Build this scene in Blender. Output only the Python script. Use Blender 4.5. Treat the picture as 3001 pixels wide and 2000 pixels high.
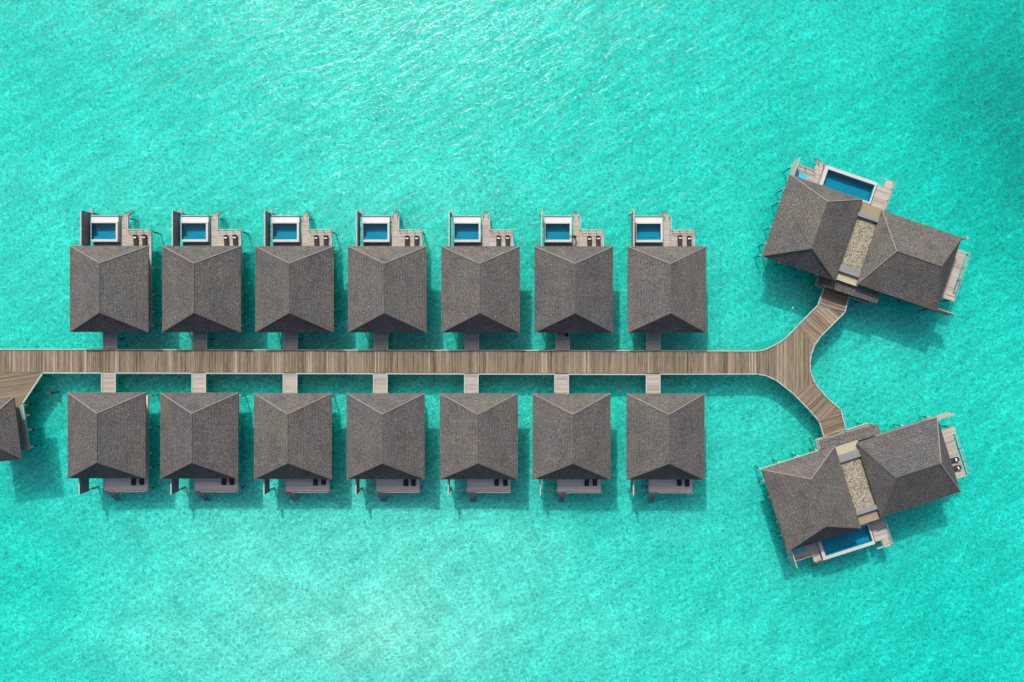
import bpy, bmesh, math, random
from mathutils import Vector, Matrix, noise
random.seed(7)
R = math.radians
for o in list(bpy.data.objects): bpy.data.objects.remove(o)
S = bpy.context.scene
C = S.collection

# ---------------------------------------------------------------- camera, sky, sun
CAMZ, FPX = 130.4, 2334.0
cam = bpy.data.cameras.new('camera'); cam.lens = 28.0; cam.sensor_width = 36.0; cam.clip_start = 1; cam.clip_end = 3000
co = bpy.data.objects.new('camera', cam); C.objects.link(co); co.location = (0, 0, CAMZ); S.camera = co
SUN = Vector((-1.98, 6.56, 7.0)).normalized()
w = bpy.data.worlds.new('World'); S.world = w; w.use_nodes = True
nt = w.node_tree; bg = nt.nodes['Background']
sky = nt.nodes.new('ShaderNodeTexSky'); sky.sky_type = 'NISHITA'; sky.sun_disc = False
sky.dust_density = 5.0; sky.air_density = 0.8; sky.sun_elevation = math.asin(SUN.z); sky.sun_rotation = math.atan2(SUN.x, SUN.y)
nt.links.new(sky.outputs[0], bg.inputs[0]); bg.inputs[1].default_value = 0.15
sl = bpy.data.lights.new('sun', 'SUN'); sl.energy = 3.6; sl.angle = R(1.2); sl.color = (1, .955, .89)
so = bpy.data.objects.new('sun', sl); C.objects.link(so); so.rotation_euler = SUN.to_track_quat('Z', 'Y').to_euler()
S.view_settings.view_transform = 'Standard'; S.view_settings.look = 'None'
S.view_settings.exposure = 0.42; S.view_settings.gamma = 1; S.view_settings.use_curve_mapping = False
S.render.engine = 'CYCLES'
S.cycles.max_bounces = 8; S.cycles.transparent_max_bounces = 16; S.cycles.volume_bounces = 6; S.cycles.diffuse_bounces = 6; S.cycles.caustics_reflective = False; S.cycles.caustics_refractive = False

def P(px, py, z):                       # a point of the place at height z, from where it was measured
    s = FPX / (CAMZ - z); return ((px - 1500) / s, (1000 - py) / s)

# ---------------------------------------------------------------- materials
class N:
    def __init__(s, name):
        s.m = bpy.data.materials.new(name); s.m.use_nodes = True; s.t = s.m.node_tree; s.t.nodes.clear()
        s.out = s.t.nodes.new('ShaderNodeOutputMaterial')
    def n(s, typ, ins=None, **kw):
        x = s.t.nodes.new('ShaderNode' + typ)
        for k, v in kw.items(): setattr(x, k, v)
        for k, v in (ins or {}).items():
            if isinstance(v, bpy.types.NodeSocket): s.t.links.new(v, x.inputs[k])
            else: x.inputs[k].default_value = v
        return x
    def math(s, op, a, b=0.0, clamp=False):
        x = s.n('Math', {0: a, 1: b}, operation=op, use_clamp=clamp); return x.outputs[0]
    def mix(s, f, a, b, bt='MIX'):
        x = s.t.nodes.new('ShaderNodeMix'); x.data_type = 'RGBA'; x.blend_type = bt
        for i, v in ((0, f), (6, a), (7, b)):
            if isinstance(v, bpy.types.NodeSocket): s.t.links.new(v, x.inputs[i])
            else: x.inputs[i].default_value = (v if i == 0 else (*v, 1) if len(v) == 3 else v)
        return x.outputs[2]
    def ramp(s, f, pts, interp='LINEAR'):
        x = s.n('ValToRGB', {0: f}); r = x.color_ramp; r.interpolation = interp
        while len(r.elements) < len(pts): r.elements.new(.5)
        for e, (p, c) in zip(r.elements, pts): e.position = p; e.color = (*c, 1) if not isinstance(c, float) else (c, c, c, 1)
        return x.outputs[0]
    def coords(s, scale=(1, 1, 1), rot=(0, 0, 0), per_object=True, world=False):
        if world:
            v = s.n('NewGeometry').outputs['Position']
        else:
            v = s.n('TexCoord').outputs['Object']
        if per_object:
            r = s.n('ObjectInfo').outputs['Random']
            off = s.n('CombineXYZ', {0: s.math('MULTIPLY', r, 91.7), 1: s.math('MULTIPLY', r, 57.3), 2: 0.0}).outputs[0]
            v = s.n('VectorMath', {0: v, 1: off}, operation='ADD').outputs[0]
        return s.n('Mapping', {'Vector': v, 'Scale': scale, 'Rotation': rot}).outputs[0]
    def aniso(s, v, deg, scale):
        return s.n('Mapping', {'Vector': s.n('Mapping', {'Vector': v, 'Rotation': (0, 0, R(-deg))}).outputs[0], 'Scale': scale}).outputs[0]
    def noise(s, v, scale, detail=3, rough=.55):
        return s.n('TexNoise', {'Vector': v, 'Scale': scale, 'Detail': detail, 'Roughness': rough}).outputs['Fac']
    def pbr(s, col, rough=.8, bump=None, bstr=.5, bdist=.05, spec=.3, **ins):
        d = {'Base Color': col if isinstance(col, bpy.types.NodeSocket) else (*col, 1), 'Roughness': rough, 'Specular IOR Level': spec}
        d.update(ins)
        if bump is not None: d['Normal'] = s.n('Bump', {'Height': bump, 'Strength': bstr, 'Distance': bdist}).outputs[0]
        b = s.n('BsdfPrincipled', d); s.t.links.new(b.outputs[0], s.out.inputs[0]); return s.m

KA = .73
def m_plain(name, col, rough=.8, var=.15, scale=3.0):
    q = N(name); v = q.coords()
    f = q.noise(v, scale, 4); col = tuple(x * KA for x in col)
    c = q.mix(f, tuple(x * (1 - var) for x in col), tuple(min(1, x * (1 + var)) for x in col))
    return q.pbr(c, rough, bump=q.noise(v, scale * 8, 2), bstr=.15, bdist=.02)

def m_thatch():
    q = N('weathered_shingle')
    v = q.coords(); geo = q.n('TexCoord').outputs['Object']
    z = q.n('SeparateXYZ', {0: geo}).outputs[2]
    big = q.noise(v, .16, 3); mid = q.noise(v, 1.1, 4, .7); fine = q.noise(q.coords(scale=(1, 1, 1.8)), 5.2, 4, .8)
    cell = q.n('TexVoronoi', {'Vector': q.coords(scale=(1, 1, 1.6)), 'Scale': 5.5, 'Randomness': 1.0}).outputs['Color']
    cv = q.n('SeparateColor', {0: cell}).outputs[0]
    c = q.ramp(fine, [(.34, (.017, .018, .019)), (.5, (.071, .072, .073)), (.63, (.24, .24, .238))])
    c = q.mix(q.math('MULTIPLY', cv, .6), c, (.068, .067, .066))
    c = q.mix(.3, c, q.ramp(mid, [(.3, (.047, .049, .051)), (.7, (.098, .097, .096))]))
    tint = q.ramp(big, [(.35, (.95, .98, 1.02)), (.5, (1.0, .995, .98)), (.68, (1.07, 1.02, .96))])
    c = q.mix(1.0, c, tint, 'MULTIPLY')
    st = q.noise(q.coords(scale=(.8, .45, 1)), .55, 5, .7)
    c = q.mix(1.0, c, q.ramp(st, [(.30, (.78, .78, .79)), (.48, (1, 1, 1)), (.70, (1.20, 1.17, 1.12))]), 'MULTIPLY')
    r = q.n('ObjectInfo').outputs['Random']
    c = q.mix(1.0, c, q.ramp(r, [(0, (.88, .88, .91)), (.5, (1.02, 1.0, .97)), (1, (1.12, 1.09, 1.04))]), 'MULTIPLY')
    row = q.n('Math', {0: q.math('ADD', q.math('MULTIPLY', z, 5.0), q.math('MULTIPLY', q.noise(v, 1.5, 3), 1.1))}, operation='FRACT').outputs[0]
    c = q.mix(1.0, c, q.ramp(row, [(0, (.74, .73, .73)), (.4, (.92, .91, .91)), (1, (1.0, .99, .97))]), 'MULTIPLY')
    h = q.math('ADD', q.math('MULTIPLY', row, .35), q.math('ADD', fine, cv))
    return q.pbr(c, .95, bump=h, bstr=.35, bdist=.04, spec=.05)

def m_planks(name, cols, axis=0, w_=.15, grime=.25, seams=True):
    cols = [tuple(x * KA for x in c_) for c_ in cols]
    q = N(name); g = q.n('TexCoord').outputs['Object']
    sep = q.n('SeparateXYZ', {0: g}); u = sep.outputs[axis]; vv = sep.outputs[1 - axis]
    r = q.n('ObjectInfo').outputs['Random']
    k = q.math('DIVIDE', u, w_); idx = q.n('Math', {0: k}, operation='FLOOR').outputs[0]
    wn = q.n('TexWhiteNoise', {'Vector': q.n('CombineXYZ', {0: idx, 1: q.math('MULTIPLY', r, 37.0), 2: 0.0}).outputs[0]}, noise_dimensions='3D').outputs['Value']
    blk = q.n('TexWhiteNoise', {'Vector': q.n('CombineXYZ', {0: q.n('Math', {0: q.math('DIVIDE', u, w_ * 7)}, operation='FLOOR').outputs[0], 1: q.math('MULTIPLY', r, 11.0), 2: 0.0}).outputs[0]}, noise_dimensions='3D').outputs['Value']
    sm = q.noise(q.n('CombineXYZ', {0: u, 1: r, 2: 0.0}).outputs[0], .35, 3)
    f = q.math('ADD', q.math('MULTIPLY', wn, .5), q.math('ADD', q.math('MULTIPLY', blk, .28), q.math('MULTIPLY', sm, .22)))
    n = len(cols); c = q.ramp(f, [(.12 + .76 * i / (n - 1), cc) for i, cc in enumerate(cols)])
    long_ = q.noise(q.n('Mapping', {'Vector': g, 'Scale': (6, .5, 1) if axis == 0 else (.5, 6, 1)}).outputs[0], 1.0, 4)
    c = q.mix(grime, c, q.ramp(long_, [(.3, tuple(x * .5 for x in cols[1])), (.7, tuple(x * 1.1 for x in cols[-1]))]))
    fr = q.n('Math', {0: k}, operation='FRACT').outputs[0]
    gap = q.math('LESS_THAN', fr, .07)
    if seams: c = q.mix(q.math('MULTIPLY', gap, .8), c, (.02, .017, .015))
    return q.pbr(c, .85, bump=q.math('SUBTRACT', long_, gap), bstr=.5, bdist=.02, spec=.2)

def m_sand():
    q = N('lagoon_sand'); v = q.coords(per_object=False, world=True)
    rip = q.noise(q.aniso(v, 32, (.9, 2.2, 1)), .9, 5, .65)
    big = q.noise(v, .035, 4)
    c = q.mix(rip, (.62, .60, .50), (.84, .82, .70))
    c = q.mix(q.ramp(big, [(.3, 0.0), (.7, 1.0)]), q.mix(.25, c, (.74, .72, .63)), c)
    # seagrass bed toward the far corner of the lagoon
    sx = q.n('VectorMath', {0: v, 1: (86, 36, 0)}, operation='SUBTRACT').outputs[0]
    d = q.n('VectorMath', {0: q.n('VectorMath', {0: sx, 1: (1.0, .62, 0)}, operation='MULTIPLY').outputs[0]}, operation='LENGTH').outputs['Value']
    d = q.math('ADD', q.math('DIVIDE', d, 20.0), q.math('MULTIPLY', q.math('SUBTRACT', q.noise(v, .09, 5, .65), .5), 1.5))
    k = q.ramp(d, [(.15, 1.0), (.95, 0.0)])
    c = q.mix(q.math('MULTIPLY', k, .66), c, (.10, .16, .08))
    return q.pbr(c, .95, bump=rip, bstr=.4, bdist=.1, spec=.0)

def m_water():
    q = N('clear_lagoon_water'); v = q.coords(per_object=False, world=True)
    # caustic light painted into the transparency: thin bright lines over a softer net
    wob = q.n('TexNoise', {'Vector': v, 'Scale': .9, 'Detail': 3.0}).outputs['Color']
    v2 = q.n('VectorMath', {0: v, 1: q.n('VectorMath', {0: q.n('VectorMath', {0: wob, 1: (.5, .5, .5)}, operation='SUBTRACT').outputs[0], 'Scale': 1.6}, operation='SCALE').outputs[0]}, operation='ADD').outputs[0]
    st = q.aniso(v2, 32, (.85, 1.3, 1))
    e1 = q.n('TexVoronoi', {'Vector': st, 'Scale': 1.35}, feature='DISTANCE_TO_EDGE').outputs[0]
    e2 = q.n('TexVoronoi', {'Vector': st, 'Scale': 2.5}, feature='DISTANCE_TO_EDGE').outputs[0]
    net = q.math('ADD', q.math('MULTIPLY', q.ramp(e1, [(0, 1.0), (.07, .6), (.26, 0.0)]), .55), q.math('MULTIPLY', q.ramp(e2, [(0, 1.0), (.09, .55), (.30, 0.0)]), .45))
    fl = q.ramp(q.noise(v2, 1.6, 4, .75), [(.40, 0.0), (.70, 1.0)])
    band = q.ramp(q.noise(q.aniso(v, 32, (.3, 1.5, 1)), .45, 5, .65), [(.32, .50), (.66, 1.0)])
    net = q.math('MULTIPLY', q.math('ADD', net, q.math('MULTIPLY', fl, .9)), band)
    # light lines set by tint alone: a little less than clear between them, a little more than clear on them
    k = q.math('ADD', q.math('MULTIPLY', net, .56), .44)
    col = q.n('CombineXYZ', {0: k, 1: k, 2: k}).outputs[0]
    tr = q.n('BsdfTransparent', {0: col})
    ws = q.aniso(v, 32, (.45, 1.3, 1))
    gust = q.ramp(q.noise(ws, .5, 4, .65), [(.38, .3), (.66, 1.0)])
    h = q.math('ADD', q.math('MULTIPLY', q.noise(ws, .8, 3, .5), .18), q.math('MULTIPLY', q.math('MULTIPLY', q.noise(v, 1.9, 4, .6), gust), .34))
    bmp = q.n('Bump', {'Height': h, 'Strength': 1.0, 'Distance': .45}).outputs[0]
    gl = q.n('BsdfGlossy', {0: (1, 1, 1, 1), 'Roughness': .09, 'Normal': bmp})
    fr = q.math('MULTIPLY', q.n('Fresnel', {'IOR': 1.33}).outputs[0], q.math('SUBTRACT', 1.0, q.n('NewGeometry').outputs['Backfacing']))
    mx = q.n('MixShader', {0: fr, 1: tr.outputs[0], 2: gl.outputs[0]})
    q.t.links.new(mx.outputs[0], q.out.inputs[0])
    ab = q.n('VolumeAbsorption', {'Color': (0.0, .945, .935, 1), 'Density': .60})
    sc = q.n('VolumeScatter', {'Color': (0, 1, .98, 1), 'Density': .10, 'Anisotropy': .0})
    ad = q.n('AddShader', {0: ab.outputs[0], 1: sc.outputs[0]})
    q.t.links.new(ad.outputs[0], q.out.inputs['Volume'])
    return q.m

def m_poolwater():
    q = N('pool_water'); v = q.coords()
    bmp = q.n('Bump', {'Height': q.noise(v, 3.0, 3), 'Strength': .4, 'Distance': .05}).outputs[0]
    tr = q.n('BsdfTransparent', {0: (.35, .86, .90, 1)}); gl = q.n('BsdfGlossy', {'Roughness': .05, 'Normal': bmp})
    mx = q.n('MixShader', {0: q.n('Fresnel', {'IOR': 1.33, 'Normal': bmp}).outputs[0], 1: tr.outputs[0], 2: gl.outputs[0]})
    q.t.links.new(mx.outputs[0], q.out.inputs[0]); return q.m

def m_tile():
    q = N('blue_mosaic_tile'); v = q.coords()
    b = q.n('TexVoronoi', {'Vector': v, 'Scale': 9.0}).outputs['Color']
    c = q.mix(q.n('SeparateColor', {0: b}).outputs[0], (.035, .30, .40), (.05, .36, .47))
    return q.pbr(c, .5)

def m_pebble():
    q = N('pebble_ballast'); v = q.coords()
    vo = q.n('TexVoronoi', {'Vector': v, 'Scale': 7.0}); cv = q.n('SeparateColor', {0: vo.outputs['Color']}).outputs[1]
    c = q.ramp(cv, [(0, (.05, .045, .03)), (.3, (.17, .155, .115)), (.7, (.23, .215, .165)), (1, (.31, .29, .23))])
    c = q.mix(q.math('GREATER_THAN', q.noise(v, 9, 3, .7), .6), c, (.13, .11, .075))
    return q.pbr(c, .9, bump=vo.outputs['Distance'], bstr=.8, bdist=.05)

M = {}
M['thatch'] = m_thatch()
M['capdark'] = m_plain('shaded_cap_shingle', (.10, .095, .09), .95, .3, 5)  # cap shingle with shade put into the colour, for ridge and off-sun hips
M['cap'] = m_plain('sunlit_cap_shingle', (.23, .22, .20), .95, .3, 5)  # same cap shingle, sunlight painted in as a lighter colour
M['jetty'] = m_planks('jetty_boards', [(.040, .030, .020), (.10, .075, .05), (.155, .122, .083), (.215, .155, .112), (.25, .20, .138), (.46, .40, .29)], 0, .16)
M['jetty_y'] = m_planks('arrival_deck_boards', [(.09, .072, .045), (.16, .13, .085), (.21, .17, .115), (.28, .235, .165)], 1, .3)
M['deck'] = m_planks('deck_boards', [(.26, .235, .20), (.38, .345, .30), (.45, .415, .365), (.58, .54, .48)], 1, .14)
M['deckgrey'] = m_planks('grey_deck_boards', [(.50, .43, .375), (.66, .58, .51), (.76, .68, .60), (.88, .80, .71)], 1, .14)
M['deckdark'] = m_planks('shaded_deck_boards', [(.16, .14, .14), (.24, .21, .21), (.29, .26, .26), (.36, .325, .32)], 1, .14)  # darker copy of the deck boards, shade put into the colour
M['bridge'] = m_planks('walkway_boards', [(.24, .215, .185), (.36, .325, .285), (.43, .39, .345), (.54, .50, .445)], 1, .16)
M['beam'] = m_plain('pale_edge_beam', (.37, .43, .40), .8, .15, 1.5)
q = N('concrete_pile'); z_ = q.n('SeparateXYZ', {0: q.n('NewGeometry').outputs['Position']}).outputs[2]
k_ = q.math('ADD', z_, q.math('MULTIPLY', q.noise(q.coords(), 3, 3), .5))
M['pile'] = q.pbr(q.ramp(q.math('ADD', q.math('MULTIPLY', k_, .5), .2), [(0, (.30, .33, .26)), (.10, (.03, .06, .04)), (.32, (.03, .05, .035)), (.45, (.42, .43, .38))]), .9)
M['screen'] = m_planks('dark_timber_screen', [(.22, .20, .21), (.29, .265, .275), (.35, .32, .33)], 1, .12)
M['wall'] = m_planks('stained_wall_boards', [(.16, .12, .09), (.22, .17, .125), (.27, .21, .16)], 0, .14)
M['white'] = m_plain('white_pool_stone', (.62, .60, .58), .6, .08, 2)
M['rim'] = m_plain('pool_coping', (.50, .49, .475), .65, .12, 3)
M['stone'] = m_plain('grey_stone_band', (.40, .41, .43), .7, .1, 2)
M['tealgrey'] = m_plain('weathered_teal_concrete', (.17, .26, .245), .9, .15, 1.2)
M['tile'] = m_tile(); M['poolwater'] = m_poolwater()
M['pebble'] = m_pebble(); M['tan'] = m_plain('tan_render', (.27, .235, .155), .9, .12, 1.2)
M['tanlight'] = m_plain('pale_render', (.40, .37, .27), .9, .2, 1.5)
M['slate'] = m_plain('grey_parapet', (.21, .215, .225), .9, .22, 2.5)
M['wicker'] = m_plain('dark_wicker', (.03, .026, .025), .8, .3, 12)
M['darkfab'] = m_plain('charcoal_cushion', (.035, .03, .03), .9, .2, 6)
M['whitefab'] = m_plain('white_cloth', (.82, .81, .79), .9, .04, 6)
M['timber'] = m_plain('grey_timber', (.36, .32, .28), .85, .25, 4)
M['darktimber'] = m_plain('dark_timber', (.07, .06, .055), .85, .25, 4)
M['skin'] = m_plain('skin', (.22, .12, .075), .6, .05, 4)
M['hair'] = m_plain('black_hair', (.01, .009, .008), .6, .1, 8)
M['black'] = m_plain('black_plastic', (.012, .012, .014), .5, .1, 4)
M['brass'] = m_plain('yellowed_wood', (.42, .34, .15), .6, .15, 4)
q = N('window_glass'); M['glass'] = q.pbr((.02, .03, .035), .08, spec=.6)

# ---------------------------------------------------------------- mesh helpers
class MB:
    def __init__(s): s.v = []; s.f = []
    def box(s, x0, x1, y0, y1, z0, z1):
        b = len(s.v); s.v += [(x0, y0, z0), (x1, y0, z0), (x1, y1, z0), (x0, y1, z0), (x0, y0, z1), (x1, y0, z1), (x1, y1, z1), (x0, y1, z1)]
        s.f += [tuple(b + i for i in q) for q in ((3, 2, 1, 0), (4, 5, 6, 7), (0, 1, 5, 4), (1, 2, 6, 5), (2, 3, 7, 6), (3, 0, 4, 7))]; return s
    def prism(s, pts, z0, z1):
        n = len(pts); b = len(s.v)
        a = sum(pts[i][0] * pts[(i + 1) % n][1] - pts[(i + 1) % n][0] * pts[i][1] for i in range(n))
        if a < 0: pts = pts[::-1]
        s.v += [(x, y, z0) for x, y in pts] + [(x, y, z1) for x, y in pts]
        s.f += [tuple(b + i for i in range(n))[::-1], tuple(b + n + i for i in range(n))]
        s.f += [(b + i, b + (i + 1) % n, b + n + (i + 1) % n, b + n + i) for i in range(n)]; return s
    def tube(s, p, q, r0, r1=None, n=10, cap=True):
        r1 = r0 if r1 is None else r1; p = Vector(p); q = Vector(q); d = (q - p).normalized()
        u = d.orthogonal().normalized(); w2 = d.cross(u); b = len(s.v)
        for c, r in ((p, r0), (q, r1)):
            for i in range(n):
                a = 2 * math.pi * i / n; s.v.append(tuple(c + (u * math.cos(a) + w2 * math.sin(a)) * r))
        s.f += [(b + i, b + (i + 1) % n, b + n + (i + 1) % n, b + n + i) for i in range(n)]
        if cap: s.f += [tuple(b + i for i in range(n))[::-1], tuple(b + n + i for i in range(n))]
        return s
    def bar(s, p, q, w_, h):                # a rectangular bar from p to q, top face up
        p = Vector(p); q = Vector(q); d = (q - p).normalized(); u = Vector((0, 0, 1)).cross(d).normalized() * w_ / 2
        up = d.cross(u).normalized() * h / 2; b = len(s.v)
        for c in (p, q):
            for a, e in ((-1, -1), (1, -1), (1, 1), (-1, 1)): s.v.append(tuple(c + u * a + up * e))
        s.f += [(b + i, b + (i + 1) % 4, b + 4 + (i + 1) % 4, b + 4 + i) for i in range(4)] + [(b + 3, b + 2, b + 1, b), (b + 4, b + 5, b + 6, b + 7)]; return s
    def flip_y(s): s.v = [(x, -y, z) for x, y, z in s.v]; s.f = [f[::-1] for f in s.f]; return s
    def build(s, name, mat, parent=None, bevel=0, smooth=False, loc=None, rotz=0):
        me = bpy.data.meshes.new(name); me.from_pydata(s.v, [], s.f); me.update()
        bm = bmesh.new(); bm.from_mesh(me); bmesh.ops.recalc_face_normals(bm, faces=bm.faces); bm.to_mesh(me); bm.free()
        me.materials.append(M[mat] if isinstance(mat, str) else mat)
        o = bpy.data.objects.new(name, me); C.objects.link(o); o.parent = parent
        if loc: o.location = loc
        o.rotation_euler.z = rotz
        if smooth:
            for p in me.polygons: p.use_smooth = True
        if bevel:
            b = o.modifiers.new('bevel', 'BEVEL'); b.width = bevel; b.segments = 2; b.limit_method = 'ANGLE'
        return o
def tag(o, label=None, cat=None, group=None, kind=None):
    for k, v in (('label', label), ('category', cat), ('group', group), ('kind', kind)):
        if v: o[k] = v
    return o
def empty(name, loc=(0, 0, 0), rz=0, **kw):
    o = bpy.data.objects.new(name, None); C.objects.link(o); o.location = loc; o.rotation_euler.z = rz; o.empty_display_size = .3
    return tag(o, **kw)
def copy_tree(o, parent=None):
    c = o.copy(); C.objects.link(c); c.parent = parent
    for ch in list(o.children): copy_tree(ch, c)
    return c

# ---------------------------------------------------------------- lagoon floor and water
def depth(x, y):
    def g(px, py, rx, ry):
        cx, cy = P(px, py, -2); return math.exp(-((x - cx) / rx) ** 2 - ((y - cy) / ry) ** 2)
    d = 2.35
    d -= 1.1 * g(1230, 1740, 46, 18) + .35 * g(500, 1900, 34, 14) + .35 * g(900, 2050, 40, 12) + .3 * g(500, 1560, 40, 8) + .25 * g(700, 560, 45, 6)
    d += .6 * g(2500, 250, 34, 34) + .15 * g(2900, 900, 22, 30) + 1.9 * g(2960, 300, 14, 20) + .5 * g(2800, 1850, 18, 22)
    d += .35 * g(60, 1700, 14, 20) + .3 * g(500, 150, 40, 14) + .3 * g(1700, 330, 40, 12) + .2 * g(2650, 1500, 12, 14)
    d += .38 * (noise.fractal(Vector((x * .028, y * .04, 3.1)), 1.0, 2.0, 4))
    far = max(0, math.hypot(x, y) - 120); d += min(6, far * .03)
    return max(1.0, d)
def axis(lo, hi, step, far):
    a = [lo + i * step for i in range(int(round((hi - lo) / step)) + 1)]
    e = [40, 100, 200, 400, far]
    return [lo - k for k in e[::-1]] + a + [hi + k for k in e]
xs = axis(-96, 96, 1.2, 900); ys = axis(-66, 66, 1.2, 900)
sb = MB(); sb.v = [(x, y, -depth(x, y)) for y in ys for x in xs]; nx = len(xs)
sb.f = [(j * nx + i, j * nx + i + 1, (j + 1) * nx + i + 1, (j + 1) * nx + i) for j in range(len(ys) - 1) for i in range(nx - 1)]
seabed = sb.build('seabed', m_sand(), smooth=True)
tag(seabed, 'pale sandy lagoon floor under shallow clear water', 'seabed', kind='structure')
wt = MB().box(-950, 950, -950, 950, -14, 0).build('water', m_water())
tag(wt, 'clear turquoise lagoon water with fine sunlit ripples', 'water', kind='structure')

# ---------------------------------------------------------------- roofs
EZ = 4.8
def hip_roof(parent, wx, dy, rise, run, cx=0, cy=0, rot=0, ez=EZ, mirror=1):
    """hipped shingle roof: eaves wx by dy, ridge along y, hips 'run' deep at the two ends"""
    hx, hy = wx / 2, dy / 2; th = .2
    m = MB(); n = 12
    def T(x, y, z):
        c, s_ = math.cos(rot), math.sin(rot); return (cx + x * c - y * s_, mirror * (cy + x * s_ + y * c), z)
    A = [(-hx, -hy), (hx, -hy), (hx, hy), (-hx, hy)]
    r0, r1 = (0, -hy + run, ez + rise), (0, hy - run, ez + rise)
    m.v = [T(x, y, ez) for x, y in A] + [T(*r0), T(*r1)] + [T(x, y, ez - th) for x, y in A]
    m.f = [(0, 1, 4), (1, 2, 5, 4), (2, 3, 5), (3, 0, 4, 5), (0, 6, 7, 1), (1, 7, 8, 2), (2, 8, 9, 3), (3, 9, 6, 0), (9, 8, 7, 6)]
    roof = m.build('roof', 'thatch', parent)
    def cap(a, b, mt, w_=.15):
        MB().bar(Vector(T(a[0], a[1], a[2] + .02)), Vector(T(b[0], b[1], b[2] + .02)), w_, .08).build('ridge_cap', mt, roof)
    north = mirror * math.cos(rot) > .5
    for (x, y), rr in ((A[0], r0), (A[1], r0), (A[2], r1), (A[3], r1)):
        cap((x, y, ez), rr, 'cap' if y * mirror > 0 else 'capdark')  # sun-side hips take the lighter cap, light painted by colour
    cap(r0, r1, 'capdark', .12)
    return roof

def piles(parent, pts, top, mirror=1, r=.14):
    for x, y in pts:
        MB().tube((x, mirror * y, -5.5), (x, mirror * y, top), r, r * .92).build('pile', 'pile', parent, smooth=False)

def stairs(parent, x0, x1, y_top, y_bot, z_top, z_bot, mirror=1):
    m = MB(); n = 9
    for i in range(n):
        t = (i + .5) / n; y = y_top + (y_bot - y_top) * t; z = z_top + (z_bot - z_top) * t
        m.box(x0, x1, min(mirror * y - .13, mirror * y + .13), mirror * y + .13, z - .04, z)
    for x in (x0 - .05, x1 + .05):
        m.bar((x, mirror * y_top, z_top - .08), (x, mirror * y_bot, z_bot - .08), .08, .22)
    st = m.build('stairs', 'timber', parent)
    for x in (x0 - .05, x1 + .05):
        h = MB(); h.bar((x, mirror * (y_top - .0), z_top + .6), (x, mirror * (y_top + (y_bot - y_top) * .55), z_top + (z_bot - z_top) * .55 + .6), .06, .06)
        for t in (0, .5):
            yy = mirror * (y_top + (y_bot - y_top) * t); zz = z_top + (z_bot - z_top) * t; h.box(x - .035, x + .035, yy - .035, yy + .035, zz, zz + .6)
        h.build('handrail', 'timber', st)
    return st

def walls(parent, x0, x1, y0, y1, z0, z1, openings):
    w_ = MB(); t = .15
    w_.box(x0, x1, y0, y0 + t, z0, z1).box(x0, x1, y1 - t, y1, z0, z1).box(x0, x0 + t, y0 + t, y1 - t, z0, z1).box(x1 - t, x1, y0 + t, y1 - t, z0, z1)
    wo = w_.build('wall', 'wall', parent)
    for kind, side, a, b, za, zb in openings:
        f = MB(); g = MB()
        if side in 'SN':
            y = y0 if side == 'S' else y1; sg = -1 if side == 'S' else 1; lo, hi = sorted((y, y + sg * .04)); lo2, hi2 = sorted((y, y + sg * .07))
            g.box(a, b, lo, hi, za, zb); 
            for q_ in ((a - .08, a, za, zb), (b, b + .08, za, zb), (a - .08, b + .08, zb, zb + .1), ((a + b) / 2 - .04, (a + b) / 2 + .04, za, zb)): f.box(q_[0], q_[1], lo2, hi2, q_[2], q_[3])
        else:
            x = x0 if side == 'W' else x1; sg = -1 if side == 'W' else 1; lo, hi = sorted((x, x + sg * .04)); lo2, hi2 = sorted((x, x + sg * .07))
            g.box(lo, hi, a, b, za, zb)
            for q_ in ((a - .08, a, za, zb), (b, b + .08, za, zb), (a - .08, b + .08, zb, zb + .1), (a - .08, b + .08, za - .1, za)): f.box(lo2, hi2, q_[0], q_[1], q_[2], q_[3])
        p = f.build(kind, 'darktimber', wo); g.build('pane', 'glass', p)
    return wo

def edge_beams(parent, segs, z, w_=.16, h=.34, mirror=1):
    for x0, y0, x1, y1 in segs:
        MB().bar((x0, mirror * y0, z - h / 2), (x1, mirror * y1, z - h / 2), w_, h).build('edge_beam', 'beam', parent)

def pool(parent, x0, x1, y0, y1, wx0, wx1, wy0, wy1, zr, zb, lip, mirror=1):
    """basin: outer shell x0..x1,y0..y1, water opening wx0..wx1,wy0..wy1, rim height zr; 'lip' = overflow ledge on the sea side"""
    def bx(m, a, b, c, d, e, f): c, d = sorted((mirror * c, mirror * d)); return m.box(a, b, c, d, e, f)
    m = MB()
    bx(m, x0, wx0, y0, y1 - lip, zb, zr); bx(m, wx1, x1, y0, y1 - lip, zb, zr)
    bx(m, wx0, wx1, y0, wy0, zb, zr); bx(m, wx0, wx1, wy1, y1 - lip, zb, zr)
    rim = m.build('pool_rim', 'rim', parent, bevel=.02)
    if lip > .01:
        l = MB(); bx(l, x0, x1, y1 - lip, y1, zb, zr - .28); l.build('overflow_ledge', 'white', rim)
        l = MB(); bx(l, x0, x1, y1, y1 + .12, zb, zr - .12); l.build('catch_kerb', 'beam', rim)
    t = MB(); e = .02; fl = zr - 1.25
    bx(t, wx0, wx1, wy0, wy1, fl - .1, fl)
    bx(t, wx0, wx0 + e, wy0, wy1, fl, zr - .06); bx(t, wx1 - e, wx1, wy0, wy1, fl, zr - .06)
    bx(t, wx0 + e, wx1 - e, wy0, wy0 + e, fl, zr - .06); bx(t, wx0 + e, wx1 - e, wy1 - e, wy1, fl, zr - .06)
    bx(t, wx0 + e, wx1 - e, wy0 + e, wy0 + .55, fl, zr - .5)
    t.build('pool_basin', 'tile', parent)
    wtr = MB(); bx(wtr, wx0 + e, wx1 - e, wy0 + e, wy1 - e, zr - .16, zr - .15); wtr.build('pool_water', 'poolwater', parent)

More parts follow.
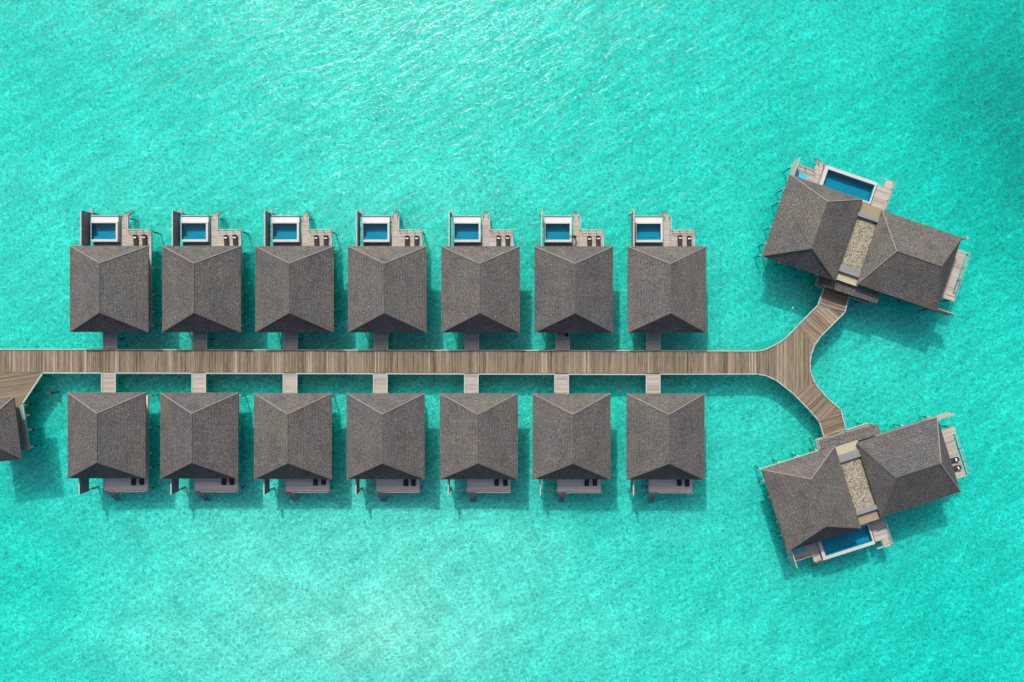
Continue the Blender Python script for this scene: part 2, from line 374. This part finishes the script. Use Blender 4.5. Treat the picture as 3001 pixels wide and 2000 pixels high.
# ---------------------------------------------------------------- the villas in the two rows
ORD = ['first', 'second', 'third', 'fourth', 'fifth', 'sixth', 'seventh']
def make_pool_villa():
    t = empty('pool_villa')
    hip_roof(t, 12.4, 13.6, 2.95, 3.0)
    walls(t, -4.6, 4.7, -5.6, 5.6, 1.504, 4.6, [('door', 'S', -2.1, -.9, 1.55, 3.7), ('sliding_door', 'N', -3.4, 3.6, 1.55, 3.9), ('window', 'E', -3, 0, 2.4, 3.7), ('window', 'E', 2, 4, 2.4, 3.7), ('window', 'W', -3, -1, 2.6, 3.7)])
    MB().box(-5.0, 5.0, -6.0, 6.6, 1.2, 1.5).build('floor', 'deck', t)
    MB().box(1.3, 5.0, 6.6, 9.6, 1.3, 1.502).build('lounge_deck', 'deck', t)
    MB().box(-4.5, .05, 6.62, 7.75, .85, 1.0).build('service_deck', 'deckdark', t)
    MB().box(.15, 1.25, 6.62, 12.0, .9, 1.05).build('lower_deck', 'deck', t)
    MB().box(1.1, 1.3, 6.62, 9.7, 1.06, 1.28).build('deck_step', 'timber', t)
    MB().box(.2, 1.22, 6.7, 7.1, 1.055, 1.28).build('deck_step', 'timber', t)
    edge_beams(t, [(-5.08, -6.0, -5.08, 6.6), (5.08, -6.0, 5.08, 9.9), (1.35, 9.84, 5.16, 9.84), (1.33, 9.9, 1.33, 12.05), (-5.0, -6.08, 5.0, -6.08)], 1.5, .15)
    sc = MB().box(-5.1, -4.98, 6.7, 12.6, .9, 3.7).build('privacy_screen', 'screen', t)
    MB().box(-5.14, -4.94, 6.7, 12.6, 3.7, 3.78).build('top_rail', 'beam', sc)
    MB().box(-5.0, -4.7, 12.0, 13.4, .82, .95).box(-4.98, -4.86, 12.5, 12.62, .95, 2.0).build('end_beam', 'timber', t)
    pool(t, -4.5, -.1, 7.8, 12.0, -4.35, -.42, 8.2, 10.8, 1.9, .55, .95)
    MB().box(-4.4, -.2, 7.9, 11.0, .2, .54).build('pool_underside', 'stone', t)
    stairs(t, .3, 1.0, 12.0, 13.3, 1.05, -1.4)
    r = MB()
    for x in (1.5, 2.65, 3.8, 4.95): r.box(x - .04, x + .04, 9.62, 9.70, 1.3, 2.35)
    r.bar((1.45, 9.66, 2.38), (5.0, 9.66, 2.38), .07, .06).bar((1.45, 9.66, 1.9), (5.0, 9.66, 1.9), .03, .03)
    r.build('railing', 'timber', t)
    piles(t, [(5.05, y) for y in (6.1, 3.6, -.7, -3.5, -5.7)] + [(-5.0, y) for y in (6.1, 2.6, -.7, -3.5, -5.7)] + [(5.05, 9.6)], 1.2)
    piles(t, [(1.2, 11.8), (-5.04, 12.7), (-4.3, 11.6), (-.3, 11.5), (-4.3, 8.2), (-.3, 8.2)], .8)
    return t
def make_garden_villa():
    t = empty('deck_villa')
    hip_roof(t, 12.3, 13.55, 2.95, 3.0)
    walls(t, -4.5, 4.5, -5.7, 5.5, 1.504, 4.6, [('door', 'N', -1.9, -.7, 1.55, 3.7), ('sliding_door', 'S', -1.6, 3.6, 1.55, 3.9), ('window', 'E', -3, 0, 2.4, 3.7), ('window', 'W', -3, -1, 2.6, 3.7)])
    MB().box(-4.8, 4.9, -6.2, 6.0, 1.2, 1.5).build('floor', 'deckgrey', t)
    MB().box(-2.0, 4.9, -9.35, -6.2, 1.3, 1.502).build('lounge_deck', 'deckgrey', t)
    edge_beams(t, [(-4.88, -6.0, -4.88, 6.0), (4.98, -9.5, 4.98, 6.0), (-2.08, -9.3, -2.08, -6.2), (-4.8, 6.08, 4.9, 6.08), (-.5, -9.5, 5.0, -9.5)], 1.5, .14)
    sc = MB().box(-4.96, -4.84, -9.5, -6.3, .9, 3.7).build('privacy_screen', 'screen', t)
    MB().box(-5.0, -4.8, -9.5, -6.3, 3.7, 3.78).build('top_rail', 'beam', sc)
    MB().bar((-4.8, -9.1, 1.3), (-2.1, -9.1, 1.3), .09, .14).build('tie_beam', 'beam', t)
    stairs(t, -1.65, -.85, -9.4, -11.6, 1.45, -1.7)
    r = MB()
    for x in (-2.0, -.55): r.box(x - .05, x + .05, -9.4, -9.3, 1.3, 2.4)
    for x in (1.0, 2.9, 4.85): r.box(x - .04, x + .04, -9.38, -9.3, 1.5, 2.3)
    r.bar((-.55, -9.34, 2.33), (4.9, -9.34, 2.33), .06, .05)
    r.build('railing', 'timber', t)
    piles(t, [(4.95, y) for y in (5.9, .8, -3.4, -5.8, -9.2)] + [(-4.8, y) for y in (5.9, .8, -3.4, -5.8)] + [(-2.0, -9.0)], 1.2)
    piles(t, [(-4.9, -9.3)], .9)
    return t

LEN = 2.0
def make_lounger():
    t = empty('sun_lounger')
    f = MB()                                            # head end at +y, top of frame .32
    pts = [(-.36, -1.0), (.36, -1.0), (.38, .75), (.30, .93), (.12, 1.02), (-.12, 1.02), (-.30, .93), (-.38, .75)]
    f.prism(pts, .14, .30)
    for x in (-.3, .3):
        for y in (-.85, .75): f.box(x - .04, x + .04, y - .04, y + .04, 0, .14)
    f.build('frame', 'wicker', t, bevel=.02)
    c = MB().box(-.31, .31, -.96, .28, .302, .40)
    c.build('seat_cushion', 'darkfab', t, bevel=.03)
    b = MB(); z0, z1 = .36, .62
    b.v = [(-.31, .3, z0 - .05), (.31, .3, z0 - .05), (.29, .96, z1 - .09), (-.29, .96, z1 - .09), (-.31, .3, z0 + .05), (.31, .3, z0 + .05), (.29, .96, z1), (-.29, .96, z1)]
    b.f = [(3, 2, 1, 0), (4, 5, 6, 7), (0, 1, 5, 4), (1, 2, 6, 5), (2, 3, 7, 6), (3, 0, 4, 7)]
    b.build('backrest', 'darkfab', t, bevel=.03)
    MB().box(-.25, .25, -.11, .11, 0, .10).build('pillow', 'whitefab', t, bevel=.045, loc=(0, .50, .455)).rotation_euler.x = .35
    return t
def make_bridge():                                      # local y from 0 (jetty) to 1 metre pieces up to L
    return None

hash_ = lambda t: sum((i + 1) * ord(c) for i, c in enumerate(t))
lounger0 = make_lounger(); used = [False]
def lounger(x, y, z, rz, label, group):
    o = copy_tree(lounger0) if used[0] else lounger0; used[0] = True
    random.seed(hash_(label)); o.location = (x + random.uniform(-.07, .07), y + random.uniform(-.1, .1), z); o.rotation_euler.z = rz + random.uniform(-.07, .07); tag(o, label, 'sun lounger', group); return o

TOPC = [(319.5, 847.2), (590.0, 847.5), (862.8, 848), (1134.5, 848.3), (1408, 848.5), (1681, 848.7), (1954, 849)]
BOTC = [(312, 1276.6), (583.5, 1277.2), (858, 1278.8), (1129.5, 1279), (1403, 1279.3), (1674.5, 1279.6), (1950, 1280)]
pv = make_pool_villa(); dv = make_garden_villa()
JT = lambda px: 1024.5 + px * 4.0 / 2100                # outer edge of the jetty, sea side up / down
JB = lambda px: 1091.5 + px * 5.5 / 2100
def bridge(px0, px1, y_a, y_b, mat, label):
    """plank walkway between two y values"""
    x0, x1 = px0, px1; cx = (x0 + x1) / 2; t = empty('footbridge', ((x0 + x1) / 2, (y_a + y_b) / 2, 0))
    hw = (x1 - x0) / 2; hl = abs(y_b - y_a) / 2
    MB().box(-hw + .2, hw - .2, -hl, hl, 1.3, 1.49).build('deck', mat, t)
    for x in (-hw + .1, hw - .1): MB().box(x - .1, x + .1, -hl, hl, 1.15, 1.56).build('edge_beam', 'beam', t)
    piles(t, [(-hw + .3, 0), (hw - .3, 0)], 1.29, r=.14)
    tag(t, label, 'walkway', 'short walkways between the jetty and the villas')
for i, (px, py) in enumerate(TOPC):
    x, y = P(px, py, EZ)
    o = pv if i == 0 else copy_tree(pv); o.location = (x, y, 0)
    last = ' and nearest the fork' if i == 6 else ''
    tag(o, f'grey hip-roofed villa with blue plunge pool, {ORD[i]} from left in the upper row', 'villa', 'pool villas above the jetty')
    for k, (lx, side) in enumerate(((2.75, 'left'), (4.22, 'right'))):
        lounger(x + lx, y + 7.9, 1.504, 0, f'{side} one of two dark loungers on the {ORD[i]} upper villa deck from the left', 'dark sun loungers on the villa decks')
    jy = P(px, JT(px), 1.5)[1]
    bridge(x - 2.7, x - .38, jy + .02, y - 6.17, 'bridge', f'short plank walkway from jetty up to {ORD[i]} upper villa from the left')
for i, (px, py) in enumerate(BOTC):
    x, y = P(px, py, EZ)
    o = dv if i == 0 else copy_tree(dv); o.location = (x, y, 0)
    tag(o, f'grey hip-roofed villa with small grey deck, {ORD[i]} from left in the lower row', 'villa', 'deck villas below the jetty')
    for k, (lx, side) in enumerate(((2.75, 'left'), (4.08, 'right'))):
        lounger(x + lx, y - 7.35, 1.504, math.pi if False else 0, f'{side} one of two dark loungers on the {ORD[i]} lower villa deck from the left', 'dark sun loungers on the villa decks')
    jy = P(px, JB(px), 1.5)[1]
    bridge(x - 2.55, x - .18, y + 6.17, jy - .02, 'bridge', f'short plank walkway from jetty down to {ORD[i]} lower villa from the left')

# ---------------------------------------------------------------- the jetty
def pp(*pts, z=1.5): return [P(a, b, z) for a, b in pts]
jt = empty('jetty', (0, P(0, 1061, 1.5)[1], 0), label='long brown plank jetty between the villa rows, forking at its right end', cat='jetty')
J0 = Vector(jt.location)
def jpart(name, pts, mat, z0=1.3, z1=1.5, ang=0):
    """deck part whose boards run across its own x axis, turned by ang"""
    c, s_ = math.cos(-ang), math.sin(-ang); ox, oy = pts[0]
    loc_ = [((x - ox) * c - (y - oy) * s_, (x - ox) * s_ + (y - oy) * c) for x, y in pts]
    return MB().prism(loc_, z0, z1).build(name, mat, jt, loc=(ox - J0.x, oy - J0.y, 0), rotz=ang)
main = pp((-260, 1024.5), (2040, 1029.5), (2219, 1030), (2239, 1027), (2272, 1012), (2299, 995.5), (2338.5, 955), (2386.6, 1012), (2376.7, 1038.8), (2372.7, 1065), (2375, 1092), (2388, 1125), (2322, 1151), (2272, 1112), (2245.6, 1100.5), (2219, 1095), (2040, 1095), (122, 1091), (-260, 1090.5))
jpart('main_deck', main, 'jetty')
up = pp((2338.5, 955), (2396.5, 896), (2472.5, 916), (2404.8, 985.7), (2386.6, 1012))
jpart('branch_deck', up, 'jetty', z1=1.502, ang=R(47))
upe = pp((2396.5, 896), (2406.5, 868), (2417, 838), (2487, 866), (2473.5, 914))
jpart('branch_deck', upe, 'jetty', z1=1.506, ang=R(72))
lo = pp((2388, 1125), (2421.4, 1164.8), (2462, 1202), (2401, 1234), (2372, 1200), (2322, 1151))
jpart('branch_deck', lo, 'jetty', z1=1.502, ang=R(-46))
loe = pp((2401, 1234), (2462, 1202), (2477, 1259), (2415.5, 1283))
jpart('branch_deck', loe, 'jetty', z1=1.506, ang=R(-72))
def beam_path(pts, w_=.16):
    b = MB()
    for a, c in zip(pts, pts[1:]):
        a = Vector((a[0] - J0.x, a[1] - J0.y, 1.47)); c = Vector((c[0] - J0.x, c[1] - J0.y, 1.47)); d = (c - a).normalized() * .05
        b.bar(a - d, c + d, w_, .3)
    return b.build('edge_beam', 'beam', jt)
z15 = 1.5
segs_t = []; xprev = -260
for (px, py) in TOPC:
    wx = P(px, py, EZ)[0]; s = FPX / (CAMZ - 1.5); a, b = (wx - 2.7) * s + 1500, (wx - .38) * s + 1500
    segs_t.append((xprev, a)); xprev = b
for a, b in segs_t: beam_path(pp((a, JT(a)), (b, JT(b))))
beam_path(pp((xprev, JT(xprev)), (2040, 1029), (2219, 1029.5), (2239, 1026), (2272, 1011), (2299, 994.5), (2338.5, 954), (2396.5, 894.8), (2406.5, 866), (2415.5, 839)))
xprev = 124; segs_b = []
for (px, py) in BOTC:
    wx = P(px, py, EZ)[0]; s = FPX / (CAMZ - 1.5); a, b = (wx - 2.55) * s + 1500, (wx - .18) * s + 1500
    segs_b.append((xprev, a)); xprev = b
for a, b in segs_b: beam_path(pp((a, JB(a) + 1.5), (b, JB(b) + 1.5)), .19)
beam_path(pp((xprev, 1097), (2040, 1097), (2219, 1096.5), (2245.6, 1102), (2272, 1113.5), (2322, 1152.5), (2371, 1202), (2400, 1235.5), (2414.5, 1284)))
beam_path(pp((2488, 866), (2474.5, 916), (2404.8, 985.7), (2386.6, 1012), (2376.7, 1038.8), (2372.7, 1065), (2375, 1092), (2388, 1125), (2421.4, 1164.8), (2463, 1201), (2478.5, 1260)))
pj = []
for k in range(24):
    px = -180 + k * 103
    for py in (1036, 1086): x, y = P(px, py, 1.3); pj.append((x - J0.x, y - J0.y))
for a, b in ((2400, 905), (2465, 925), (2345, 965), (2395, 1000), (2330, 1140), (2385, 1130), (2405, 1230), (2455, 1205)): x, y = P(a, b, 1.3); pj.append((x - J0.x, y - J0.y))
piles(jt, pj, 1.28, r=.2)

# ---------------------------------------------------------------- the two large villas on the fork
def make_big(px, py, ang, mr, label, east_loungers):
    x, y = P(px, py, EZ); t = empty('residence', (x, y, 0), R(ang), label=label, cat='villa', group='large twin-roofed villas at the end of the jetty')
    def B(m, a, b, c, d, e, f): c, d = sorted((mr * c, mr * d)); return m.box(a, b, c, d, e, f)
    hip_roof(t, 12.2, 13.6, 2.95, 3.0, mirror=mr)
    hip_roof(t, 12.3, 13.3, 2.95, 3.0, cx=16.15, cy=0, rot=math.pi / 2, mirror=mr)
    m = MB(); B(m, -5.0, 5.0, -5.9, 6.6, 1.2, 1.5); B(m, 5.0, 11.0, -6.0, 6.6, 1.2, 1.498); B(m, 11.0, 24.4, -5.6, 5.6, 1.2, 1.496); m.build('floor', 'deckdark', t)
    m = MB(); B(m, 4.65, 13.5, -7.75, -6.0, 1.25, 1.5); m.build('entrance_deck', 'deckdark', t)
    w_ = MB(); B(w_, -4.6, 4.8, -5.4, 5.6, 1.51, 4.6); wo = w_.build('wall', 'wall', t)
    w_ = MB(); B(w_, 10.6, 22.0, -4.9, 4.9, 1.51, 4.6); wb = w_.build('wall', 'wall', t)
    w_ = MB(); B(w_, 6.5, 9.3, -5.2, 4.9, 1.51, 3.9); wc = w_.build('wall', 'wall', t)
    m = MB(); B(m, 13, 18, 4.9, 4.96, 1.6, 3.9); m.build('sliding_door', 'glass', wb)
    m = MB(); B(m, -3.5, 3.5, 5.6, 5.66, 1.6, 3.9); m.build('sliding_door', 'glass', wo)
    m = MB(); B(m, 22.0, 22.06, -3, 3, 1.6, 3.9); m.build('sliding_door', 'glass', wb)
    m = MB(); B(m, 6.9, 8.4, -5.28, -5.2, 1.55, 3.7); m.build('door', 'darktimber', wc)
    m = MB(); B(m, 6.0, 9.9, -3.95, 4.1, 3.95, 4.2); m.build('pebble_roof', 'pebble', t)
    m = MB(); B(m, 6.0, 10.0, 4.1, 4.78, 3.9, 4.72); m.build('parapet', 'slate', t, bevel=.03)
    m = MB(); B(m, 6.0, 9.9, -5.1, -3.95, 3.9, 4.72); m.build('parapet', 'slate', t, bevel=.03)
    m = MB(); B(m, 6.0, 10.1, 4.78, 6.55, 3.9, 4.12); m.build('canopy', 'tan', t)
    m = MB(); B(m, 6.1, 10.0, -6.4, -5.1, 4.0, 4.22); m.build('canopy', 'tanlight', t)
    m = MB(); pz = [(4.9, -6.3), (14.05, -6.3), (14.05, -7.75), (4.9, -7.95)]
    m.v = [(a, mr * b, z) for (a, b), z in zip(pz, (3.75, 3.75, 3.45, 3.45))] + [(a, mr * b, z - .14) for (a, b), z in zip(pz, (3.75, 3.75, 3.45, 3.45))]
    m.f = [(0, 1, 2, 3), (4, 5, 6, 7), (0, 1, 5, 4), (1, 2, 6, 5), (2, 3, 7, 6), (3, 0, 4, 7)]
    m.build('porch_roof', 'thatch', t)
    for a in (5.2, 9.6, 13.7): m = MB(); B(m, a - .07, a + .07, -7.68, -7.54, 1.5, 3.35); m.build('porch_post', 'timber', t)
    edge_beams(t, [(-5.1, -6.0, 4.65, -6.0), (-5.08, -6.0, -5.08, 6.6), (4.6, -6.0, 4.6, -7.75), (4.6, -7.8, 5.8, -7.8), (9.9, -7.8, 13.6, -7.8), (11.0, 6.68, 11.0, 6.6)], 1.5, .2, mirror=mr)
    # sea side deck, pools
    m = MB(); B(m, -4.9, -.45, 6.62, 9.5, 1.25, 1.502); B(m, -1.7, -.45, 9.5, 10.95, 1.25, 1.5); m.build('sea_deck', 'deck', t)
    m = MB(); B(m, 8.75, 11.05, 6.62, 10.7, 1.25, 1.502); B(m, 9.9, 11.05, 10.7, 12.1, 1.25, 1.5); m.build('sea_deck', 'deck', t)
    m = MB(); B(m, -4.35, -2.4, 7.0, 8.65, 1.503, 1.508); pl = m.build('plunge_pool', 'tile', t)
    edge_beams(t, [(-4.9, 9.68, -1.75, 9.68), (11.12, 6.7, 11.12, 12.1), (8.7, 12.0, 9.85, 12.0), (9.8, 10.8, 9.8, 12.0), (8.75, 10.78, 9.8, 10.78)], 1.5, .13, mirror=mr)
    pool(t, -.3, 8.48, 7.3, 10.95, .25, 8.22, 7.6, 10.45, 1.95, .55, .0, mirror=mr)
    m = MB(); B(m, -.35, 8.5, 10.96, 11.15, .7, 1.5); m.build('overflow_ledge', 'stone', t)
    sc = MB(); B(sc, -5.22, -5.08, 6.7, 10.2, .9, 3.7); sc = sc.build('privacy_screen', 'beam', t)
    m = MB(); B(m, 22.6, 26.4, -5.5, -5.38, .9, 3.6); m.build('privacy_screen', 'timber', t)
    m = MB(); B(m, 24.4, 25.9, -1.9, 5.0, 1.25, 1.5); B(m, 24.4, 26.6, -3.1, -1.9, 1.25, 1.5); m.build('side_deck', 'deck', t)
    edge_beams(t, [(26.3, -1.9, 26.3, 5.0), (24.4, 5.06, 26.3, 5.06)], 1.5, .12, mirror=mr)
    r = MB()
    for yy in (-1.7, .5, 2.7, 4.9): B(r, 26.1, 26.18, yy - .04, yy + .04, 1.3, 2.4)
    r.bar((26.14, mr * -1.7, 2.4), (26.14, mr * 4.9, 2.4), .07, .06)
    r.bar((24.5, mr * -1.75, 2.3), (26.1, mr * -1.75, 2.3), .07, .06)
    r.build('railing', 'timber', t); r = MB()
    for a in (-4.8, -3.3, -1.8): B(r, a - .04, a + .04, 9.5, 9.58, 1.3, 2.35)
    r.bar((-4.8, mr * 9.54, 2.36), (-1.75, mr * 9.54, 2.36), .07, .06)
    r.build('railing', 'timber', t); r = MB()
    for a in (6.9, 8.9, 10.9, 11.9): B(r, 10.98, 11.06, a - .04, a + .04, 1.5, 2.4)
    r.bar((11.02, mr * 6.8, 2.4), (11.02, mr * 12.0, 2.4), .07, .06)
    r.build('railing', 'timber', t)
    stairs(t, -1.45, -.7, 10.95, 12.6, 1.5, -1.5, mirror=mr)
    piles(t, [(-5.2, v) for v in (9.2, 5.5, 3.2, -1.1, -3.9, -5.95)] + [(v, -6.05) for v in (-2.0, 1.3, 4.4)] + [(v, 5.6) for v in (13, 17, 21)] + [(v, -5.5) for v in (15, 19, 23.5)] + [(5.0, -7.6), (13.2, -7.6), (26.0, 4.8), (26.3, -2.9), (10.8, 11.9), (10.8, 8.5), (-.6, 10.8), (1, 10.6), (8, 10.6)], 1.2, mirror=mr)
    mat = Matrix.LocRotScale(t.location, t.rotation_euler, None)
    return t, mat
ub, UM = make_big(2380.7, 667.5, -18.9, 1, 'large twin-roofed villa at the end of the upper fork, tilted down to the right', False)
lb, LM = make_big(2376.9, 1462.3, 17.8, -1, 'large twin-roofed villa at the end of the lower fork, tilted up to the right', True)
for k, (px, py, nm) in enumerate(((2790.5, 1350, 'upper'), (2798.5, 1375, 'lower'))):
    x, y = P(px, py, 1.8)
    lounger(x, y, 1.504, R(17.8 - 90), f'{nm} one of two dark loungers on the side deck of the lower large villa', 'dark sun loungers on the side deck')
# post beside the upper large villa
t = empty('mooring_post', (*P(2824, 700, 1.0), 0), label='yellowed wooden mooring post off the right corner of the upper large villa', cat='post')
MB().tube((0, 0, -5), (0, 0, 1.9), .2, .17).build('post', 'brass', t)
MB().tube((0, 0, 1.9), (0, 0, 2.05), .26, .2).build('cap', 'brass', t)
MB().bar((-1.6, .35, 1.1), (.1, 0, 1.1), .16, .2).build('brace', 'timber', t)

# ---------------------------------------------------------------- arrival deck and pavilion at the left edge
ez = 5.6; s_ = FPX / (CAMZ - ez); a = R(7.7)
ne = Vector(P(39.5, 1164.5, ez)); ex = Vector((math.cos(a), math.sin(a))); ey = Vector((-math.sin(a), math.cos(a)))
wd, dp = 8.2, 9.75
c = ne - ex * wd / 2 - ey * dp / 2
t = empty('pavilion', (c.x, c.y, 0), a, label='grey hip-roofed pavilion cut off by the left edge of the photo', cat='pavilion')
hip_roof(t, wd, dp, 3.3, 4.1, ez=ez)
MB().box(-2.6, 2.2, -3.2, 3.2, 1.51, 5.4).build('wall', 'wall', t)
MB().box(-3.4, 2.75, -3.75, 3.9, 1.2, 1.5).build('floor', 'tealgrey', t)
edge_beams(t, [(2.82, -3.75, 2.82, 3.9), (-3.4, -3.82, 2.9, -3.82)], 1.5, .15)
piles(t, [(2.8, v) for v in (3.4, 1.7, -.7, -3.5)] + [(-3.2, v) for v in (3.0, 0, -3.5)] + [(0, -3.5)], 1.2, r=.2)
ap = pp((-260, 1090), (124, 1092.5), (69, 1180), (48, 1196), (-260, 1240))
t = empty('arrival_deck', (ap[2][0], ap[2][1], 0), label='wide brown plank deck at the jetty root by the left pavilion', cat='deck')
ang = R(9); c_, s2 = math.cos(-ang), math.sin(-ang)
lp = [((x - ap[2][0]) * c_ - (y - ap[2][1]) * s2, (x - ap[2][0]) * s2 + (y - ap[2][1]) * c_) for x, y in ap]
MB().prism(lp, 1.3, 1.512).build('deck', 'jetty_y', t, rotz=ang)
b = MB(); A = [(x - ap[2][0], y - ap[2][1]) for x, y in pp((126, 1093), (68, 1181))]
b.bar((*A[0], 1.45), (*A[1], 1.45), .22, .34); b.build('edge_beam', 'beam', t)
piles(t, [(.2 + .3, 1.6), (2.3, 4.2), (-3, 3.5), (-6, 1)], 1.28, r=.2)
t = empty('mooring_post', (*P(150, 1151, -.3), 0), label='dark submerged post in the water right of the arrival deck', cat='post')
MB().tube((0, 0, -5), (0, 0, .25), .28, .2).build('post', 'darktimber', t)
MB().tube((-2.6, .5, -.2), (0, 0, -.5), .07).build('brace', 'timber', t)

# ---------------------------------------------------------------- people and small things
def person(loc, rz, label, shirt, pose):
    t = empty('person', loc, rz, label=label, cat='person')
    def skin(name, V, E, mat, parent):
        me = bpy.data.meshes.new(name); me.from_pydata([v[:3] for v in V], E, []); me.materials.append(M[mat])
        o = bpy.data.objects.new(name, me); C.objects.link(o); o.parent = parent
        k = o.modifiers.new('skin', 'SKIN'); me.skin_vertices.new() if not me.skin_vertices else None
        for i, v in enumerate(V): me.skin_vertices[0].data[i].radius = (v[3], v[3] * (v[4] if len(v) > 4 else 1))
        me.skin_vertices[0].data[0].use_root = True; k.use_smooth_shade = True
        o.modifiers.new('sub', 'SUBSURF').levels = 2; o.modifiers['sub'].render_levels = 2; return o
    lean = pose['lean']
    hip = Vector((0, 0, .92)); ch = hip + Vector((0, math.sin(lean) * .42, math.cos(lean) * .42)); nk = hip + Vector((0, math.sin(lean) * .58, math.cos(lean) * .58))
    hd = nk + Vector((0, math.sin(lean) * .17 + .01, math.cos(lean) * .15))
    V = [(*hip, .15), (*((hip + ch) / 2), .14), (*ch, .16), (*nk, .06), (*hd, .095), (*(hd + Vector((0, .01, .1))), .075)]
    E = [(0, 1), (1, 2), (2, 3), (3, 4), (4, 5)]
    for sx in (-1, 1):
        b = len(V); V += [(sx * .1, 0, .85, .09), (sx * .11, .03 * sx, .48, .065), (sx * .11, .02, .09, .045), (sx * .12, .17, .05, .04)]
        E += [(0, b), (b, b + 1), (b + 1, b + 2), (b + 2, b + 3)]
        hnd = Vector(pose['hands'][0 if sx < 0 else 1]); sh = ch + Vector((sx * .19, 0, .06)); el = (sh + hnd) / 2 + Vector((sx * .07, -.02, -.08)); b = len(V)
        V += [(*sh, .06), (*el, .045), (*hnd, .032)]; E += [(2, b), (b, b + 1), (b + 1, b + 2)]
        f = (hnd - el).normalized(); side = f.cross(Vector((0, 0, 1))).normalized()
        for j, L_ in enumerate((.07, .085, .09, .08)):
            bb = len(V); o_ = side * (j - 1.5) * .022; V += [(*(hnd + f * .05 + o_), .011), (*(hnd + f * (.05 + L_) + o_ + Vector((0, 0, -.02))), .008)]; E += [(b + 2, bb), (bb, bb + 1)]
        bb = len(V); V += [(*(hnd + f * .04 + side * .055 * sx), .012), ]; E += [(b + 2, bb)]
    skin('body', V, E, 'skin', t)
    # clothes follow the limbs
    V = [(*hip, .165), (*((hip + ch) / 2), .158), (*ch, .178), (*(ch + (nk - ch) * .5), .12)]; E = [(0, 1), (1, 2), (2, 3)]
    for sx in (-1, 1):
        hnd = Vector(pose['hands'][0 if sx < 0 else 1]); sh = ch + Vector((sx * .19, 0, .06)); el = (sh + hnd) / 2 + Vector((sx * .07, -.02, -.08)); b = len(V)
        V += [(*sh, .078), (*(sh.lerp(el, .85)), .062)]; E += [(2, b), (b, b + 1)]
    skin('shirt', V, E, shirt, t)
    V = [(*(hip + Vector((0, 0, .02))), .16)]; E = []
    for sx in (-1, 1):
        b = len(V); V += [(sx * .1, 0, .82, .1), (sx * .11, .03 * sx, .48, .08), (sx * .11, .02, .13, .065)]; E += [(0, b), (b, b + 1), (b + 1, b + 2)]
    skin('trousers', V, E, 'black', t)
    bm = bmesh.new(); bmesh.ops.create_uvsphere(bm, u_segments=16, v_segments=10, radius=.115)
    for v in bm.verts:
        if v.co.z < -.02: v.co.z = -.02 + (v.co.z + .02) * .4; v.co.y -= .02
    me = bpy.data.meshes.new('hair'); bm.to_mesh(me); bm.free(); me.materials.append(M['hair'])
    o = bpy.data.objects.new('hair', me); C.objects.link(o); o.parent = t; o.location = hd + Vector((0, -.01, .07)); 
    for p in me.polygons: p.use_smooth = True
    fc = MB()
    for sx in (-1, 1): fc.tube((hd.x + sx * .035, hd.y + .085, hd.z + .02), (hd.x + sx * .035, hd.y + .1, hd.z + .02), .012)
    fc.build('eye', 'black', t); MB().tube((hd.x, hd.y + .085, hd.z + .01), (hd.x, hd.y + .125, hd.z - .02), .012, .016).build('nose', 'skin', t)
    MB().tube((hd.x - .03, hd.y + .092, hd.z - .045), (hd.x + .03, hd.y + .092, hd.z - .045), .007).build('mouth', 'darktimber', t)
    return t
vx, vy = P(*TOPC[5], EZ)
person((vx + .5, vy + 8.6, 1.052), R(80), 'person in dark clothes bending at the pool edge of the sixth upper villa', 'black', {'lean': .75, 'hands': [(-.12, .75, .95), (.12, .8, .9)]})
t = MB().tube((0, 0, 0), (-1.9, .15, .35), .018).build('pool_pole', 'black', loc=(vx - .2, vy + 8.72, 1.98))
tag(t, 'thin dark cleaning pole held over the pool of the sixth upper villa', 'pole')
bx, by = P(1641, 984, 2.6)
person((bx, by, 1.492), R(200), 'person in white shirt standing on the walkway of the sixth upper villa', 'whitefab', {'lean': .22, 'hands': [(-.2, .32, 1.0), (.2, .3, 1.0)]})
bx, by = P(1660, 983, 2.0)
t = empty('rubbish_bin', (bx, by, 1.49), label='black bin at the railing of the sixth upper villa walkway', cat='bin')
MB().tube((0, 0, 0), (0, 0, .7), .2, .26, 14).build('body', 'black', t); MB().tube((0, 0, .7), (0, 0, .78), .28, .2, 14).build('lid', 'black', t)
